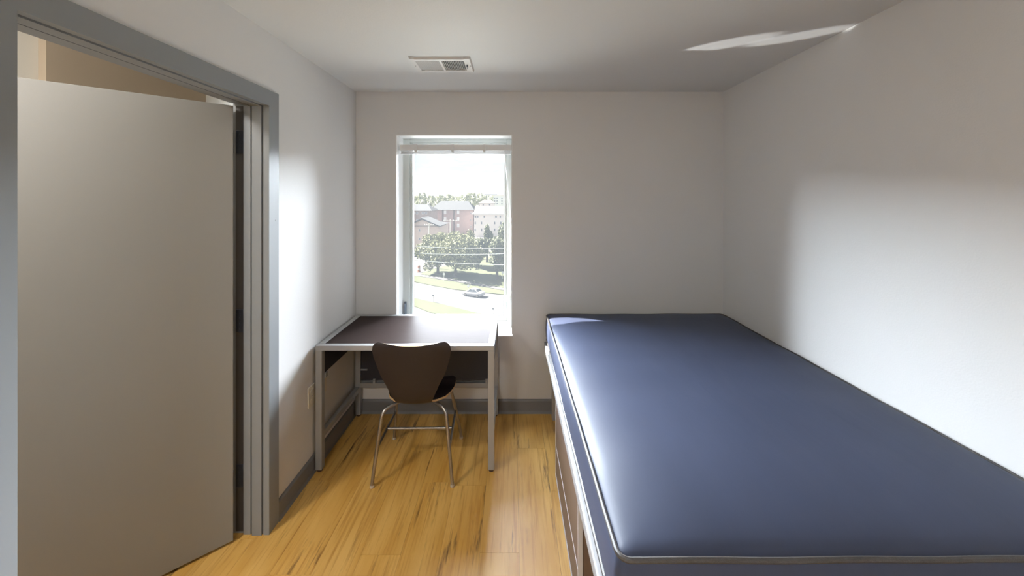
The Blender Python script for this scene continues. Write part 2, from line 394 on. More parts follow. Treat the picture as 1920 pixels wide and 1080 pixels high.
for (px, py, r) in ((956.8, 414, .012), (955.5, 547, .010)):
    p = Vector(sp(px, py, 2.93)); k = MB().tube([p+Vector((0, 0, .022)), p+Vector((0, 0, .014)), p, p-Vector((0, 0, .016)), p-Vector((0, 0, .02))], [.003, r*.7, r, r*.9, r*.4], 12)
    W(k.build('tassel', 'white_plastic', bl, smooth=True))
p = Vector((-.035, WY, CAMZ-(560-CY)/F*WY))
ck = MB().box(p.x-.026, p.x+.02, p.y-.016, p.y, p.z-.022, p.z+.018, .006, 3).tube([p+Vector((-.016, -.012, .0)), p+Vector((-.016, -.034, .0))], [.012, .015], 12)
tag(ck.build('cord_cleat', 'white_plastic', None, smooth=True), 'small white knob fixed low on the right window frame beside the blind cord', 'knob')

# ------------------------------------------------------------------ desk
desk = empty('desk', (-.64, 2.56, 0))
tag(desk, 'silver metal framed desk with dark top against the left wall under the window', 'desk')
dx0, dx1, dy0, dy1, dz, t = -1.169, -.105, 2.250, 2.862, .754, .038
def D(o): return wpos(o)
for lx, ly in ((dx0, dy0), (dx1-t, dy0), (dx0, dy1-t), (dx1-t, dy1-t)):
    L = D(MB().box(lx, lx+t, ly, ly+t, .014, dz-.03, .003).build('leg', 'metal', desk))
    g = MB().tube([(lx+t/2, ly+t/2, 0), (lx+t/2, ly+t/2, .004), (lx+t/2, ly+t/2, .008), (lx+t/2, ly+t/2, .016)], [.014, .016, .010, .010], 12)
    g = g.build('glide', 'glide_dark', L, smooth=True); g.matrix_parent_inverse = (L.matrix_parent_inverse@L.matrix_basis).inverted(); g.matrix_parent_inverse = Matrix.Identity(4)
tf = MB()
tf.box(dx0, dx1, dy0, dy0+t, dz-.03, dz, .003); tf.box(dx0, dx1, dy1-t, dy1, dz-.03, dz, .003)
tf.box(dx0, dx0+t, dy0+t, dy1-t, dz-.03, dz, .003); tf.box(dx1-t, dx1, dy0+t, dy1-t, dz-.03, dz, .003)
D(tf.build('top_frame', 'metal', desk))
D(MB().box(dx0+t-.002, dx1-t+.002, dy0+t-.002, dy1-t+.002, dz-.022, dz-.002).build('desktop', 'desktop', desk))
mz = .27
D(MB().box(dx0+t, dx1-t, dy1-.030, dy1-.014, mz, dz-.030, .001, 1).build('modesty_panel', 'panel', desk))
D(MB().box(dx0+.010, dx0+.026, dy0+t, dy1-t, .565, dz-.030, .001, 1).build('side_panel', 'panel', desk))
D(MB().box(dx1-.026, dx1-.010, dy0+t, dy1-t, .565, dz-.030, .001, 1).build('side_panel', 'panel', desk))
D(MB().box(dx0+t, dx1-t, dy1-t+.003, dy1-.003, .215, .250, .002).build('lower_rail', 'metal', desk))
D(MB().box(dx0+.003, dx0+t-.003, dy0+t, dy1-t, .190, .225, .002).build('lower_rail', 'metal', desk))
D(MB().box(dx1-t+.003, dx1-.003, dy0+t, dy1-t, .190, .225, .002).build('lower_rail', 'metal', desk))
for bx in (dx0+.14, dx0+.30, dx1-.085):
    D(MB().box(bx-.009, bx+.009, dy1-.040, dy1-.012, mz-.022, mz+.014, .002).tube([(bx, dy1-.040, mz), (bx, dy1-.045, mz)], .005, 8).build('clip', 'metal', desk))
D(MB().box(dx0+t, dx0+t+.05, dy1-.036, dy1-.03, .345, .357, .001, 1).build('clip', 'metal', desk))
D(MB().box(dx0+t-.002, dx0+t+.006, dy0+t, dy0+t+.03, .545, .575, .001, 1).build('clip', 'metal', desk))

# ------------------------------------------------------------------ chair
chair = empty('chair', (-.567, 2.352, 0), math.radians(1.0))
tag(chair, 'dark brown bent plywood chair on four slim silver legs pushed up to the desk', 'chair')
keys = [(-.255, .822, .182), (-.2535, .816, .202), (-.252, .804, .2135), (-.249, .780, .2175), (-.243, .74, .211), (-.234, .69, .197), (-.223, .63, .178), (-.212, .57, .148),
        (-.200, .52, .127), (-.188, .485, .112), (-.172, .462, .102), (-.150, .447, .106), (-.12, .438, .128), (-.08, .433, .165), (-.03, .431, .187),
        (.03, .433, .202), (.09, .437, .207), (.14, .438, .200), (.175, .434, .182), (.198, .425, .155), (.210, .414, .115)]
NV = 14; th = .011
def shell_pt(i, v):
    y, z, w = keys[i]; back = max(0, min(1, (z-.46)/.2))
    ny = 1
    return Vector((w*v, y+back*.030*v*v, z+(1-back)*.010*v*v-(.006*(1-v*v) if i < 4 else 0)*(1-i/4)))
G = [[shell_pt(i, -1+2*j/NV) for j in range(NV+1)] for i in range(len(keys))]
def nrm(i, j):
    a = G[min(i+1, len(keys)-1)][j]-G[max(i-1, 0)][j]; b = G[i][min(j+1, NV)]-G[i][max(j-1, 0)]
    return b.cross(a).normalized()
Nn = [[nrm(i, j) for j in range(NV+1)] for i in range(len(keys))]
if Nn[15][7].z > 0: sg = -1
else: sg = 1
low = [[G[i][j]+Nn[i][j]*sg*th for j in range(NV+1)] for i in range(len(keys))]
sb = MB()
for grid in (G, low):
    V = [[sb.bm.verts.new(p) for p in r] for r in grid]
    for i in range(len(keys)-1):
        for j in range(NV): sb.bm.faces.new([V[i][j], V[i][j+1], V[i+1][j+1], V[i+1][j]])
def shell_side(n): pass
me_parts = sb.build('seat_shell', 'chair', chair, smooth=True)
eb = MB(); NI = len(keys)
loop = [(0, j) for j in range(NV+1)]+[(i, NV) for i in range(1, NI)]+[(NI-1, j) for j in range(NV-1, -1, -1)]+[(i, 0) for i in range(NI-2, 0, -1)]
ea = [eb.bm.verts.new(G[i][j]) for i, j in loop]; ec = [eb.bm.verts.new(low[i][j]) for i, j in loop]
for k in range(len(loop)):
    k2 = (k+1) % len(loop); eb.bm.faces.new([ea[k], ea[k2], ec[k2], ec[k]])
es = eb.build('plywood_edge', 'ply', me_parts, smooth=True)
for sx in (-1, 1):
    for sy in (-1, 1):
        fx, fy = .226*sx, (.216 if sy > 0 else -.214)
        if sy < 0: pts = [(.04*sx, -.04, .421), (.11*sx, -.10, .421), (.182*sx, -.165, .408), (fx*.985, fy*.99, .05), (fx, fy, .008)]
        else: pts = [(.05*sx, .06, .412), (.13*sx, .085, .412), (.172*sx, .10, .400), (fx*.985, fy*.985, .05), (fx, fy, .008)]
        L = MB().tube(round_path(pts, .04), .0100, 12).build('leg', 'chrome', chair, smooth=True)
        g = MB().tube([(fx, fy, 0), (fx, fy, .004), (fx, fy, .014)], [.011, .013, .0115], 12).build('glide', 'glide', L, smooth=True)
def on_leg(sx, sy, z):
    a = Vector((.185*sx, -.168, .405)) if sy < 0 else Vector((.172*sx, .10, .400)); b = Vector((.226*sx, .216*sy if sy > 0 else -.214, .008))
    f = (a.z-z)/(a.z-b.z); return a+(b-a)*f
for sx in (-1, 1):
    MB().tube([on_leg(sx, -1, .205), on_leg(sx, 1, .225)], .0075, 10).build('side_stretcher', 'chrome', chair, smooth=True)
A_ = (on_leg(-1, -1, .205)+on_leg(-1, 1, .225))/2; B_ = (on_leg(1, -1, .205)+on_leg(1, 1, .225))/2
MB().tube([A_, B_], .0075, 10).tube([A_.lerp(B_, .76), A_.lerp(B_, .97)], .0092, 10).build('cross_stretcher', 'chrome', chair, smooth=True)
MB().box(-.085, .085, -.06, .10, .408, .418, .003).build('mount_plate', 'chrome', chair)

# ------------------------------------------------------------------ bed, mattress, drawer chest
bed = empty('bed_frame', (.92, 1.89, 0)); tag(bed, 'pale metal bed frame with a slim side rail standing along the right wall', 'bed frame')
by0, by1, bx0, bx1 = .93, 2.855, .242, 1.588
def B(o): return wpos(o)
B(MB().box(bx0, bx0+.03, by0, by1, .505, .552, .006, 3).build('side_rail', 'bedmetal', bed, smooth=True))
B(MB().box(bx1-.03, bx1, by0, by1, .505, .552, .006, 3).build('side_rail', 'bedmetal', bed, smooth=True))
B(MB().box(bx0+.03, bx1-.03, by0, by0+.03, .505, .552, .006, 3).build('end_rail', 'bedmetal', bed, smooth=True))
B(MB().box(bx0+.03, bx1-.03, by1-.03, by1, .505, .552, .006, 3).build('end_rail', 'bedmetal', bed, smooth=True))
B(MB().box(bx0+.03, bx1-.03, by0+.03, by1-.03, .52, .545).build('deck', 'dark', bed))
for lx, ly in ((.292, 2.77), (.292, .96), (1.53, 2.77), (1.53, .96)):
    l_ = MB().box(lx, lx+.036, ly, ly+.036, .012, .52, .003).box(lx+.006, lx+.030, ly+.006, ly+.030, 0, .014, .002)
    B(l_.build('leg', 'metal', bed))
mx0, mx1, my0, my1 = .262, 1.592, .922, 2.866
mat_o = empty('mattress', (.92, 1.89, .55)); tag(mat_o, 'thick navy vinyl mattress with corded edges lying on the bed frame', 'mattress')
def outline(inset, r, n=10, m=34):
    x0, x1, y0, y1 = mx0+inset, mx1-inset, my0+inset, my1-inset; pts = []
    r = max(r, .004)
    for (cx_, cy_, a0) in ((x1-r, y0+r, -PI/2), (x1-r, y1-r, 0), (x0+r, y1-r, PI/2), (x0+r, y0+r, PI)):
        for k in range(n+1): pts.append(Vector((cx_+r*math.cos(a0+PI/2*k/n), cy_+r*math.sin(a0+PI/2*k/n), 0)))
        nxt = {-PI/2: ((x1, y0+r), (x1, y1-r)), 0: ((x1-r, y1), (x0+r, y1)), PI/2: ((x0, y1-r), (x0, y0+r)), PI: ((x0+r, y0), (x1-r, y0))}[a0]
        for k in range(1, m): pts.append(Vector((nxt[0][0]+(nxt[1][0]-nxt[0][0])*k/m, nxt[0][1]+(nxt[1][1]-nxt[0][1])*k/m, 0)))
    return pts
def wob(p, k=1.): return .0028*math.sin(p.y*9.1+p.x*5)+.002*math.sin(p.y*21+1.3)*k+.002*math.sin(p.x*17)
mbm = MB(); rings = []
CR = .03
prof = [(.03, .556), (.010, .558), (.003, .566), (.0, .575), (-.004, .60), (-.007, .66), (-.005, .71), (.0, .738), (.004, .747), (.010, .753), (.020, .7575), (.045, .765), (.08, .772), (.14, .780), (.22, .787), (.33, .792), (.45, .795), (.58, .797)]
for ins, z in prof:
    R = max(CR-ins*.5, .012)
    ring = outline(ins, R)
    for p in ring:
        k = max(0, 1-ins/.1)
        if z > .755:
            f = lambda d: 1-math.exp(-max(0, d)/.10)
            z = .7565+.042*f(min(p.x-mx0, mx1-p.x)-.01)*f(min(p.y-my0, my1-p.y)-.01)
        p.z = z+wob(p)*(.5 if z > .6 else 0)
        if .58 < z < .745: p.x += .004*math.sin(p.y*6.0)*k
    rings.append([mbm.bm.verts.new(p) for p in ring])
for a, b in zip(rings, rings[1:]):
    for k in range(len(a)): mbm.bm.faces.new([a[k], a[(k+1) % len(a)], b[(k+1) % len(a)], b[k]])
mbm.bm.faces.new(rings[-1]); mbm.bm.faces.new(rings[0][::-1])
mc = wpos(mbm.build('cover', 'mattress', mat_o, smooth=True))
for z, ins in ((.750, -.001), (.571, -.001)):
    path = [Vector((p.x, p.y, z+wob(p)*.5)) for p in outline(ins, CR)]
    wpos(MB().tube(path, .0068, 8, closed=True).build('piping', 'piping', mat_o, smooth=True))

chest = empty('drawer_chest', (.55, 1.797, 0)); tag(chest, 'low brown laminate drawer chest with pale edging standing under the bed', 'drawer chest')
cy0, cy1, cx0, cx1 = 1.43, 2.165, .268, .82
B2 = lambda o: wpos(o)
B2(MB().box(cx0, cx1, cy0, cy1, .03, .485, .002, 1).build('body', 'chest', chest))
B2(MB().box(cx0+.03, cx1-.01, cy0+.02, cy1-.02, 0, .03).build('plinth', 'dark', chest))
for z0, z1, nm in ((.062, .218, 'drawer'), (.224, .480, 'drawer')):
    d = B2(MB().box(cx0-.018, cx0, cy0+.003, cy1-.003, z0, z1, .002, 1).build(nm, 'chest', chest))
    d2 = MB().box(cx0-.0195, cx0-.0175, cy0+.003, cy1-.003, z0-.002, z0+.0015).build('edge_strip', 'trim_pale', d)
    d2.matrix_parent_inverse = Matrix.Identity(4)
B2(MB().box(cx0-.0190, cx0-.010, 1.69, 1.87, .219, .2235).build('finger_pull', 'dark', chest))
B2(MB().box(cx0-.020, cx0-.002, cy0-.003, cy1, .046, .058).build('bottom_trim', 'trim_pale', chest))
B2(MB().box(cx0-.020, cx0-.002, cy0-.006, cy0+.0, .058, .485).build('edge_trim', 'trim_pale', chest))
B2(MB().box(cx0-.020, cx0-.002, cy1, cy1+.003, .058, .485).build('edge_trim', 'trim_pale', chest))

# ------------------------------------------------------------------ wall outlets
for i, (y0, y1, lab) in enumerate(((2.200, 2.272, 'almond outlet plate on the left wall just outside the front desk leg'),
                                   (2.338, 2.412, 'almond outlet plate on the left wall seen inside the desk behind its leg'))):
    e = empty('wall_outlet', (XL, (y0+y1)/2, .465)); tag(e, lab, 'outlet')
    wpos(MB().box(XL, XL+.006, y0, y1, .405, .525, .002).build('cover_plate', 'plate', e))
    for z in (.44, .49): wpos(MB().box(XL+.006, XL+.0085, y0+.020, y1-.020, z-.014, z+.014, .002).build('socket', 'plate', e))
    wpos(MB().tube([(XL+.006, (y0+y1)/2, .465), (XL+.0075, (y0+y1)/2, .465)], .003, 8).build('screw', 'screw', e))

# ------------------------------------------------------------------ ceiling vent
vx0, vx1, vy0, vy1 = -.595, -.238, 2.170, 2.396
vent = empty('ceiling_vent', ((vx0+vx1)/2, (vy0+vy1)/2, H)); tag(vent, 'white metal air register with two banks of louvers on the ceiling', 'vent')
V_ = lambda o: wpos(o)
z0, z1 = H-.012, H
fw = .030
fb = MB()
fb.prism([(vx0, z1), (vx0+.006, z0), (vx0+fw, z0), (vx0+fw, z1)], 'y', vy0, vy1); fb.prism([(vx1, z1), (vx1-.006, z0), (vx1-fw-.012, z0), (vx1-fw-.012, z1)], 'y', vy0, vy1)
fb.prism([(vy0, z1), (vy0+.006, z0), (vy0+fw, z0), (vy0+fw, z1)], 'x', vx0+fw, vx1-fw-.012); fb.prism([(vy1, z1), (vy1-.006, z0), (vy1-fw, z0), (vy1-fw, z1)], 'x', vx0+fw, vx1-fw-.012)
V_(fb.build('frame', 'vent', vent))
ix0, ix1, iy0, iy1 = vx0+fw, vx1-fw-.012, vy0+fw, vy1-fw
V_(MB().box(ix0, ix1, iy0, iy1, H-.0012, H-.0002).build('duct_opening', 'dark', vent))
mid = (ix0+ix1)/2+.004
V_(MB().box(mid-.007, mid+.007, iy0, iy1, z0, z1).build('divider', 'vent', vent))
for a, b, tilt in ((ix0, mid-.007, 1), (mid+.007, ix1, -1)):
    n = 13
    for k in range(n):
        c = a+(b-a)*(k+.5)/n; s = .0047*tilt
        sm = MB(); sm.prism([(c-s, z0+.0005), (c-s+.0012, z0+.0005), (c+s+.0012, z1-.002), (c+s, z1-.002)], 'y', iy0, iy1)
        V_(sm.build('slat', 'vent', vent))
V_(MB().box(ix1+.008, ix1+.013, vy0+.09, vy0+.13, z0-.012, z0+.001, .001, 1).build('lever', 'hinge', vent))
for x_ in (vx0+.014, vx1-.012): V_(MB().tube([(x_, (vy0+vy1)/2, z0+.001), (x_, (vy0+vy1)/2, z0-.0015)], .004, 10).build('screw', 'screw', vent))

# ------------------------------------------------------------------ outside: ground
GZ = -15.4; HG = CAMZ-GZ
def gp(px, py):
    y = HG*F/(py-CY); return ((px-CX)/F*y, y)
def at(px, py, y): return Vector(((px-CX)/F*y, y, CAMZ-(py-CY)/F*y))
def slab(name, pts, m, z0, z1, world_pts=False):
    pts = pts if world_pts else [gp(*p) for p in pts]
    o = MB().prism(pts, 'z', z0, z1).build(name, m); tag(o, kind='structure'); return o
slab('ground', [(-400, 20), (400, 20), (400, 900), (-400, 900)], 'concrete', GZ-1, GZ, True)
slab('road', [(600, 498), (740, 523), (774, 529.5), (810, 537), (852, 544.5), (900, 550), (943, 554), (1060, 562), (1060, 630), (960, 604), (883, 584.5), (830, 571), (774, 559), (740, 552), (600, 523)], 'asphalt', GZ, GZ+.04)
slab('lawn', [(600, 525), (740, 553), (774, 560), (830, 572), (883, 585.5), (1000, 616), (1000, 650), (880, 612), (804, 586), (774, 574), (700, 550), (600, 532)], 'grass', GZ, GZ+.12)
slab('lawn', [(760, 516.5), (783, 519), (850, 529), (943, 546), (1060, 562), (1060, 563), (943, 553), (900, 549), (852, 543.5), (810, 536), (774, 528.5), (760, 525)], 'grass', GZ, GZ+.12)
slab('sidewalk', [(740, 510), (783, 515), (850, 524.5), (943, 541.5), (1060, 560), (1060, 564), (943, 545), (850, 528), (783, 518.5), (740, 515)], 'concrete', GZ, GZ+.14)
slab('lawn', [(786, 514), (808, 506), (835, 499), (870, 492), (905, 488), (1060, 486), (1060, 559), (943, 541), (850, 524), (800, 516.5)], 'grass', GZ, GZ+.12)
slab('lawn', [(830, 488), (960, 478), (1060, 470), (1060, 484), (905, 487), (870, 490)], 'grass', GZ, GZ+.1)
# wooded hill far behind
hb = MB(); nx, ny = 40, 8; V = []
for j in range(ny+1):
    r_ = []
    for i in range(nx+1):
        x_ = -300+500*i/nx; y_ = 260+300*j/ny; t_ = j/ny
        r_.append(hb.bm.verts.new((x_, y_, GZ+14*math.sin(min(1, t_*1.3)*PI/2)*(.9+.1*math.sin(x_*.02)))))
    V.append(r_)
for j in range(ny):
    for i in range(nx): hb.bm.faces.new([V[j][i], V[j][i+1], V[j+1][i+1], V[j+1][i]])
tag(hb.build('hill', 'hillgrass', smooth=True), kind='structure')

# ------------------------------------------------------------------ trees
def leaf_cloud(lobes, n, size, rnd):
    """solid little leaf clusters scattered through ellipsoid lobes"""
    vs, fs = [], []
    tot = sum(l[3]*l[4]*l[5] for l in lobes)
    for (cx_, cy_, cz_, rx, ry, rz) in lobes:
        for _ in range(int(n*rx*ry*rz/tot)):
            while True:
                p = Vector((rnd.uniform(-1, 1), rnd.uniform(-1, 1), rnd.uniform(-1, 1)))
                if .25 < p.length < 1: break
            p = p.normalized()*(p.length**.45)*rnd.uniform(.88, 1.1)
            c = Vector((cx_+p.x*rx, cy_+p.y*ry, cz_+p.z*rz)); s = size*rnd.uniform(.6, 1.4)
            u = Vector((rnd.gauss(0, 1), rnd.gauss(0, 1), rnd.gauss(0, 1))).normalized(); w = u.orthogonal().normalized(); q = u.cross(w)
            b = len(vs); h = s*.35
            vs += [c+w*s, c-w*s*.5+q*s*.87, c-w*s*.5-q*s*.87, c+u*h]
            fs += [(b, b+1, b+3), (b+1, b+2, b+3), (b+2, b, b+3), (b, b+2, b+1)]
    return vs, fs
def tree(px, base, top, hw, m, label, group, n=1500, size=.3, seed=0, lobes_n=9, trunk_frac=.12, z_base=None, depth=None, tall=False):
    rnd = random.Random(seed)
    if depth is None: x_, y_ = gp(px, base)
    else: y_ = depth; x_ = (px-CX)/F*y_
    zb = GZ if z_base is None else z_base
    ztop = CAMZ-(top-CY)/F*y_; h = ztop-zb; r = hw/F*y_
    root = empty('tree', (x_, y_, zb)); tag(root, label, 'tree', group)
    lobes = [(0, 0, h*.58, r*.5, r*.5, h*.38)]
    for k in range(lobes_n+5):
        a = 2*PI*k/lobes_n+rnd.uniform(-.3, .3); f = rnd.uniform(.3, .76); zz = rnd.uniform(trunk_frac+.08, .88)
        rr = r*rnd.uniform(.22, .48)*(1.15-abs(zz-.55))
        lobes.append((math.cos(a)*r*f*(1.2-zz*.5), math.sin(a)*r*f, h*zz, rr, rr, min(rr*.9, h*.22)))
    vs, fs = leaf_cloud(lobes, n, size, rnd)
    me = bpy.data.meshes.new('foliage'); me.from_pydata(vs, [], fs); me.materials.append(M[m])
    fo = bpy.data.objects.new('foliage', me); COL.objects.link(fo); fo.parent = root
    tb = MB(); rt = max(.12, h*.028)
    tb.tube([(0, 0, 0), (0, 0, h*.18), (.1, 0, h*.36), (.15, .1, h*.6)], [rt*1.3, rt, rt*.8, rt*.4], 8)
    for k in range(4):
        a = 2*PI*k/4+.4; tb.tube([(0, 0, h*.26), (math.cos(a)*r*.3, math.sin(a)*r*.3, h*.45), (math.cos(a)*r*.55, math.sin(a)*r*.55, h*.6)], [rt*.6, rt*.4, rt*.2], 6)
    tb.build('trunk', 'bark', root, smooth=True)
    return root
pg = 'leafy trees on the lawn across the road'
tree(820, 514, 436, 42, 'leaf1', 'broad green tree left of the widest tree on the lawn', pg, 6000, .26, 1)
tree(853, 520, 431, 50, 'leaf1', 'widest green tree standing on the lawn behind the white car', pg, 7500, .26, 2, lobes_n=12)
tree(880, 500, 429, 22, 'leaf1', 'green tree rising behind the right side of the widest tree', pg, 2200, .26, 3)
tree(896, 505, 444, 20, 'leaf2', 'low dark tree between the widest tree and the slender tree', pg, 2200, .26, 4)
tree(912, 492, 418, 11, 'leaf2', 'slender tall tree in front of the cream building', pg, 1500, .28, 5)
tree(931, 524, 442, 20, 'leaf2', 'dark tree with hanging branches left of the right window frame', pg, 2400, .24, 6, trunk_frac=.12)
tree(944, 508, 414, 24, 'leaf2', 'tall dark tree partly cut off by the right window frame', pg, 2400, .28, 7)
tree(972, 512, 425, 26, 'leaf2', 'dark tree hidden beyond the right window frame', pg, 1800, .3, 8)
# the wood on the hill
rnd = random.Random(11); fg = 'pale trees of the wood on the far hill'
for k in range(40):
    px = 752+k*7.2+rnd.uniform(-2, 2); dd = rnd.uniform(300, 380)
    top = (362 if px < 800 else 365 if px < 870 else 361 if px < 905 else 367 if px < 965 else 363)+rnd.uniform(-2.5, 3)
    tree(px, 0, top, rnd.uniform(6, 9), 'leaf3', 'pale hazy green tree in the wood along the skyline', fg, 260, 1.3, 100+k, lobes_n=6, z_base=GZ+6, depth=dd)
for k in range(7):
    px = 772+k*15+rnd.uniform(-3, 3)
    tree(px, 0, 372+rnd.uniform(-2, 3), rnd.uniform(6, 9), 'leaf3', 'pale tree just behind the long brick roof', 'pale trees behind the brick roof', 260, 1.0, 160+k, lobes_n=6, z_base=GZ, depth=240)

# ------------------------------------------------------------------ buildings across the road
def building(name, label, y, px0, px1, eave, depth, wallm, roofm, ridge=None, roof='hip', over=.5, category='building', zb=GZ):
    s = F/y; x0, x1 = (px0-CX)/s, (px1-CX)/s; ze = CAMZ-(eave-CY)/s
    root = empty(name, ((x0+x1)/2, y+depth/2, zb)); tag(root, label, category, None)
    wpos(MB().box(x0, x1, y, y+depth, zb, ze).build('wall', wallm, root))
    r = MB()
    if roof == 'flat': r.box(x0-over, x1+over, y-over, y+depth+over, ze, ze+.6)
    else:
        zr = CAMZ-(ridge-CY)/F*(y+depth/2)
        ins = depth*.2 if roof == 'hip' else -over
        a = [(x0-over, y-over, ze), (x1+over, y-over, ze), (x1+over, y+depth+over, ze), (x0-over, y+depth+over, ze)]
        if roof == 'gable_front':
            b = [((x0+x1)/2, y-over, zr), ((x0+x1)/2, y+depth+over, zr)]; faces = [(0, 1, 4), (1, 2, 5, 4), (2, 3, 5), (3, 0, 4, 5)]
        else:
            b = [(x0+ins, y+depth/2, zr), (x1-ins, y+depth/2, zr)]; faces = [(0, 1, 5, 4), (1, 2, 5), (2, 3, 4, 5), (3, 0, 4)]
        up = [r.bm.verts.new(q) for q in a+b]
        for f in faces: r.bm.faces.new([up[i] for i in f])
        r.bm.faces.new([up[i] for i in (3, 2, 1, 0)])
    wpos(r.build('roof', roofm, root))
    def wn(px, py, w, h, m='darkwin', nm='window', dy=.12):
        c = at(px, py, y); a, b = w/s/2, h/s/2
        o = wpos(MB().box(c.x-a, c.x+a, y-dy, y+.05, c.z-b, c.z+b).build(nm, 'whitepaint' if nm == 'window' else m, root))
        if nm == 'window':
            k = MB().box(c.x-a*.8, c.x+a*.8, y-dy-.03, y-dy, c.z-b*.85, c.z+b*.85).build('pane', m, o); k.matrix_parent_inverse = Matrix.Identity(4)
        return o
    return root, wn
b1, w1 = building('brick_apartment_block', 'long four-storey red brown brick block with grey hipped roof', 177, 807, 886.5, 393.5, 16, 'brick', 'roof', 377)
for col in (833.5, 858):
    for r_ in range(4): w1(col, 398+r_*12.5, 4.6, 6.6, 'winwhite')
for px in (829.5, 850.5): w1(px, 414, 2.6, 40, 'darkgap', 'recess_shade')  # dark strips paint the shade of the balcony recesses
for r_ in range(4): w1(882, 400+r_*12.5, 1.6, 4)
b2, w2 = building('brick_wing', 'dull brown brick wing with porch windows left of the long brick block', 160, 752, 807, 395, 14, 'brick_dark', 'roof', 383)
for px in (775, 781, 792, 798): w2(px, 399.5, 4.2, 4.6)
for px in (775, 781, 792, 798): w2(px, 413, 3.2, 5)
b3, w3 = building('gabled_brick_house', 'pale tan gabled brick house at the left edge of the view', 123, 761, 822, 424, 18, 'brick_pale', 'roof', 414, roof='hip')
b3r = None
s3 = F/123
gb = MB(); c0, c1, c2 = at(760, 425, 123), at(823, 425, 123), at(791.5, 411.5, 123)
gb.prism([(c0.x, c0.z), (c1.x, c1.z), (c2.x, c2.z)], 'y', 122.9, 133); wpos(gb.build('gable', 'brick_pale', b3))
rr = MB()
for a, b in ((c0, c2), (c2, c1)):
    d = (b-a).normalized(); nn = Vector((-d.z, 0, d.x));  nn = nn if nn.z > 0 else -nn
    a2, b2_ = a-d*.6, b+d*.2
    rr.prism([(a2.x, a2.z), (b2_.x, b2_.z), (b2_.x+nn.x*.35, b2_.z+nn.z*.35), (a2.x+nn.x*.35, a2.z+nn.z*.35)], 'y', 122.3, 133.5)
wpos(rr.build('gable_roof', 'roof', b3))
for py in (432, 448): w3(785.5, py, 3.4, 4.6)
w3(785.5, 466, 20, 5, 'darkgap', 'porch_shade'); w3(810, 447, 3, 4.6)  # wide dark sheet paints the shade inside the porch
b4, w4 = building('cream_apartment_house', 'cream three-storey apartment house with white fascia right of the brick block', 168, 888, 965, 402, 14, 'cream', 'whitepaint', roof='flat', over=.8)
r4 = MB(); q0, q1, q3 = at(887, 400, 169), at(966, 400, 169), at(895, 386, 176)
r4.prism([(169, q0.z-.3), (176, q3.z), (181.5, q0.z-.3)], 'x', q0.x, q1.x); wpos(r4.build('upper_roof', 'pinkroof', b4))
for px, w_ in ((890.5, 4), (895, 2.4), (907, 3), (929, 4), (937, 3), (945, 3)): w4(px, 406.5, w_, 5)
for px in (890, 902, 926.5, 938, 947): w4(px, 418, 2.6, 5.6)
for px in (890, 902, 926.5, 938, 947): w4(px, 431, 2.6, 5.6)
b5, w5 = building('white_office_block', 'distant white office block with rows of dark windows near the right window frame', 300, 924, 962, 367, 16, 'whitepaint', 'cream', roof='flat', over=.4)
for r_ in range(3):
    for px in (926.5, 931, 940, 945, 951): w5(px, 372+r_*5, 3.0, 2.6)
b6, w6 = building('low_pale_house', 'low pale house with broad roof just above the cream apartment house', 235, 898, 925, 381, 12, 'cream', 'pinkroof', 374.5, over=.8)
w6(905, 384, 3, 3); w6(917, 384, 3, 3)
b7, w7 = building('hilltop_block', 'faint flat grey block on the skyline above the low pale house', 460, 908, 930, 365.5, 20, 'cream', 'roof', roof='flat', over=.4, zb=GZ+5)
for px in (911, 916, 921, 926): w7(px, 368, 2.0, 2)

# ------------------------------------------------------------------ poles, wires, signs, cars
def utility_pole(x_, y_, top, label, arm=1.6, g='utility poles'):
    root = empty('utility_pole', (x_, y_, GZ)); tag(root, label, 'utility pole')
    MB().tube([(0, 0, 0), (0, 0, top-GZ)], [.19, .12], 8).build('pole', 'pole', root, smooth=True)
    MB().box(-arm, arm, -.06, .06, top-GZ-.45, top-GZ-.3).build('crossarm', 'pole', root)
    for k in (-.92, -.45, .45, .92): MB().tube([(arm*k, 0, top-GZ-.3), (arm*k, 0, top-GZ-.12)], .06, 6).build('insulator', 'whitepaint', root)
    return root
for px, py, yy, lab in ((843.5, 411.5, 100, 'tall pale utility pole rising before the brick block'), (803.5, 419, 92, 'fainter utility pole in front of the gabled house')):
    a = at(px, py, yy); utility_pole(a.x, yy, a.z, lab, arm=1.9 if px > 820 else 1.1)
p1, p2 = at(770, 421, 100.), at(843.5, 412, 100)
def cable(pts, r, label, group, m='wire'):
    tag(MB().tube(pts, r, 6).build('power_line', m, smooth=True), label, 'cable', group)
WYD = 24.0
utility_pole(-17.0, WYD, 1.0, 'street utility pole left of the window view carrying the three near cables', arm=.2)
utility_pole(11.0, WYD, 1.0, 'street utility pole right of the window view carrying the three near cables', arm=.2)
for pys, lab in (((462, 465.2, 465.5), 'uppermost of the three pale cables crossing the window view'), ((474.5, 477.3, 475.8), 'middle one of the three pale cables crossing the window view'), ((488, 493.8, 497), 'lowest of the three pale cables crossing the window view')):
    a, b, c = at(774, pys[0], WYD), at(860, pys[1], WYD), at(943, pys[2], WYD)
    pts = []
    for k in range(15):
        x_ = -17+28*k/14
        L0 = (x_-b.x)*(x_-c.x)/((a.x-b.x)*(a.x-c.x)); L1 = (x_-a.x)*(x_-c.x)/((b.x-a.x)*(b.x-c.x)); L2 = (x_-a.x)*(x_-b.x)/((c.x-a.x)*(c.x-b.x))
        z_ = a.z*L0+b.z*L1+c.z*L2
        z_ = b.z+max(-.6, min(1.2, z_-b.z)); pts.append((x_, WYD, z_))
    cable(pts, .019, lab, 'near cables crossing the window view')
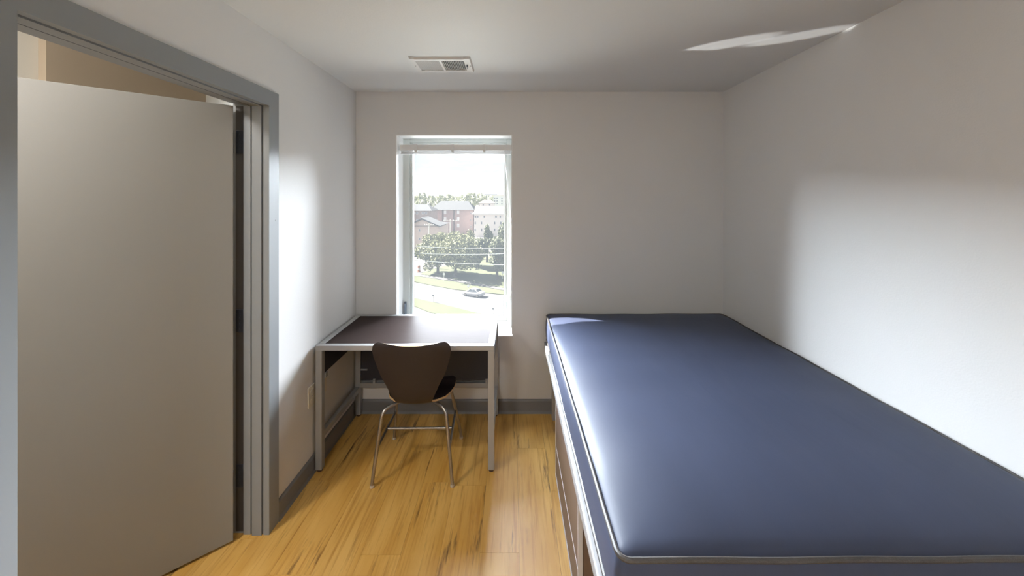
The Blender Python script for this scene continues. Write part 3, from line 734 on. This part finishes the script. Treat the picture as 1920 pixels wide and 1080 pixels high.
def sign(px, base, top, w, label, m='whitepaint', shape=8, cat='sign'):
    x_, y_ = gp(px, base); s = F/y_; zt = CAMZ-(top-CY)/s; h = zt-GZ; r = w/s/2
    root = empty('street_sign', (x_, y_, GZ)); tag(root, label, cat)
    MB().tube([(0, 0, 0), (0, 0, h-.1)], .045, 6).build('post', 'pole', root)
    MB().prism([(r*math.cos(2*PI*(k+.5)/shape), h-r+r*math.sin(2*PI*(k+.5)/shape)) for k in range(shape)], 'y', -.06, -.02).build('panel', m, root)
sign(831.5, 527, 511.5, 5, 'white eight-sided street sign on the lawn before the widest tree')
sign(877, 547, 534, 4.6, 'small white street sign on the verge above the white car')
sign(811, 567, 552, 4.2, 'grey-backed street sign at the near edge of the road', 'darkwin', 4)
sign(941.5, 524, 508.5, 5, 'white street sign beside the right window frame under the dark tree')
sign(923.5, 592, 577, 3.6, 'small grey marker post low at the right beyond the road', 'darkwin', 4)
x_, y_ = gp(784.5, 510)
ob = empty('traffic_barrel', (x_, y_, GZ)); tag(ob, 'orange traffic barrel beside the path at the left window edge', 'barrel')
MB().tube([(0, 0, 0), (0, 0, .1), (0, 0, .12), (0, 0, 1.5), (0, 0, 1.6)], [.5, .5, .36, .28, .12], 12).build('drum', 'orange', ob, smooth=True)
MB().tube([(0, 0, .6), (0, 0, .85)], .335, 12).build('stripe', 'whitepaint', ob, smooth=True)

def make_car(label, paint='carwhite'):
    root = empty('car'); tag(root, label, 'car')
    # body: loft of cross sections along x (front at -x), rounded shoulders
    secs = [(-2.12, .62, .34, .56), (-2.05, .76, .26, .64), (-1.75, .84, .22, .72), (-1.2, .87, .20, .80), (-.7, .88, .20, .86), (0, .88, .20, .88), (.8, .88, .20, .90), (1.4, .87, .22, .92), (1.85, .84, .26, .90), (2.08, .76, .32, .84), (2.14, .62, .40, .76)]
    b = MB(); R = []
    for x_, w_, zl, zh in secs:
        ring = [(w_*.9, zl), (w_, zl+.12), (w_, zh-.16), (w_*.93, zh-.04), (w_*.6, zh+.015), (0, zh+.03)]
        ring = ring+[(-u, v) for u, v in ring[::-1][1:]]
        R.append([b.bm.verts.new((x_, u, v)) for u, v in ring])
    for a, c in zip(R, R[1:]):
        for k in range(len(a)-1): b.bm.faces.new([a[k], a[k+1], c[k+1], c[k]])
        b.bm.faces.new([a[-1], a[0], c[0], c[-1]])
    b.bm.faces.new(R[0][::-1]); b.bm.faces.new(R[-1])
    b.build('body', paint, root, smooth=True)
    def cabin(sx, top, m, nm, zlo, zhi, wl, wh):
        c = MB(); lo = [(-1.05*sx, wl), (1.45*sx, wl)]; hi = [(-.35*top, wh), (.78*top, wh)]
        v = [c.bm.verts.new(q) for q in ((lo[0][0], -wl, zlo), (lo[1][0], -wl, zlo), (lo[1][0], wl, zlo), (lo[0][0], wl, zlo), (hi[0][0], -wh, zhi), (hi[1][0], -wh, zhi), (hi[1][0], wh, zhi), (hi[0][0], wh, zhi))]
        for f in ((0, 1, 5, 4), (1, 2, 6, 5), (2, 3, 7, 6), (3, 0, 4, 7), (4, 5, 6, 7), (3, 2, 1, 0)): c.bm.faces.new([v[i] for i in f])
        bmesh.ops.bevel(c.bm, geom=c.bm.edges[:], offset=.04, segments=2, affect='EDGES')
        c.build(nm, m, root, smooth=True)
    cabin(1, 1, 'carglass', 'glasshouse', .80, 1.32, .80, .60)
    MB().box(-.40, .84, -.60, .60, 1.30, 1.36, .025).build('roof', paint, root, smooth=True)
    pl = MB()
    for sy in (-1, 1):
        pl.tube([(-1.06, .79*sy, .84), (-.38, .60*sy, 1.33)], .04, 6).tube([(1.46, .79*sy, .86), (.80, .60*sy, 1.33)], .075, 6).tube([(.25, .80*sy, .84), (.25, .61*sy, 1.33)], .035, 6)
    pl.build('pillars', paint, root, smooth=True)
    for x_ in (-1.32, 1.32):
        for sy in (-1, 1):
            w_ = MB().tube([(x_, .70*sy, .33), (x_, .74*sy, .33), (x_, .87*sy, .33), (x_, .895*sy, .33)], [.30, .33, .33, .29], 18).build('wheel', 'tyre', root, smooth=True)
            MB().tube([(x_, .893*sy, .33), (x_, .905*sy, .33)], .20, 14).build('hubcap', 'chrome', w_, smooth=True)
    for sy in (-1, 1):
        MB().box(2.06, 2.135, .45*sy-.15, .45*sy+.15, .66, .76, .02).build('tail_lamp', 'orange', root)
        MB().box(-2.10, -2.03, .5*sy-.14, .5*sy+.14, .52, .62, .02).build('head_lamp', 'carglass', root)
    return root
car = make_car('white two-door car driving on the road beyond the lawn verge')
gx, gy = gp(887, 555.5); car.location = (gx, gy, GZ+.04); car.rotation_euler.z = math.radians(-27); car.scale = (.92, .92, .97)
for px, py, rz, lab in ((779, 481, 10, 'parked white car nearer the trees at the left window edge'), (776, 474.5, 10, 'parked white car nearer the gabled house at the left window edge')):
    c = copy_tree(car); c['label'] = lab; gx, gy = gp(px, py); c.location = (gx, gy, GZ); c.rotation_euler.z = math.radians(rz)
for o in bpy.data.objects:
    if o.type == 'MESH' and o.parent and 'category' in o: del o['category']
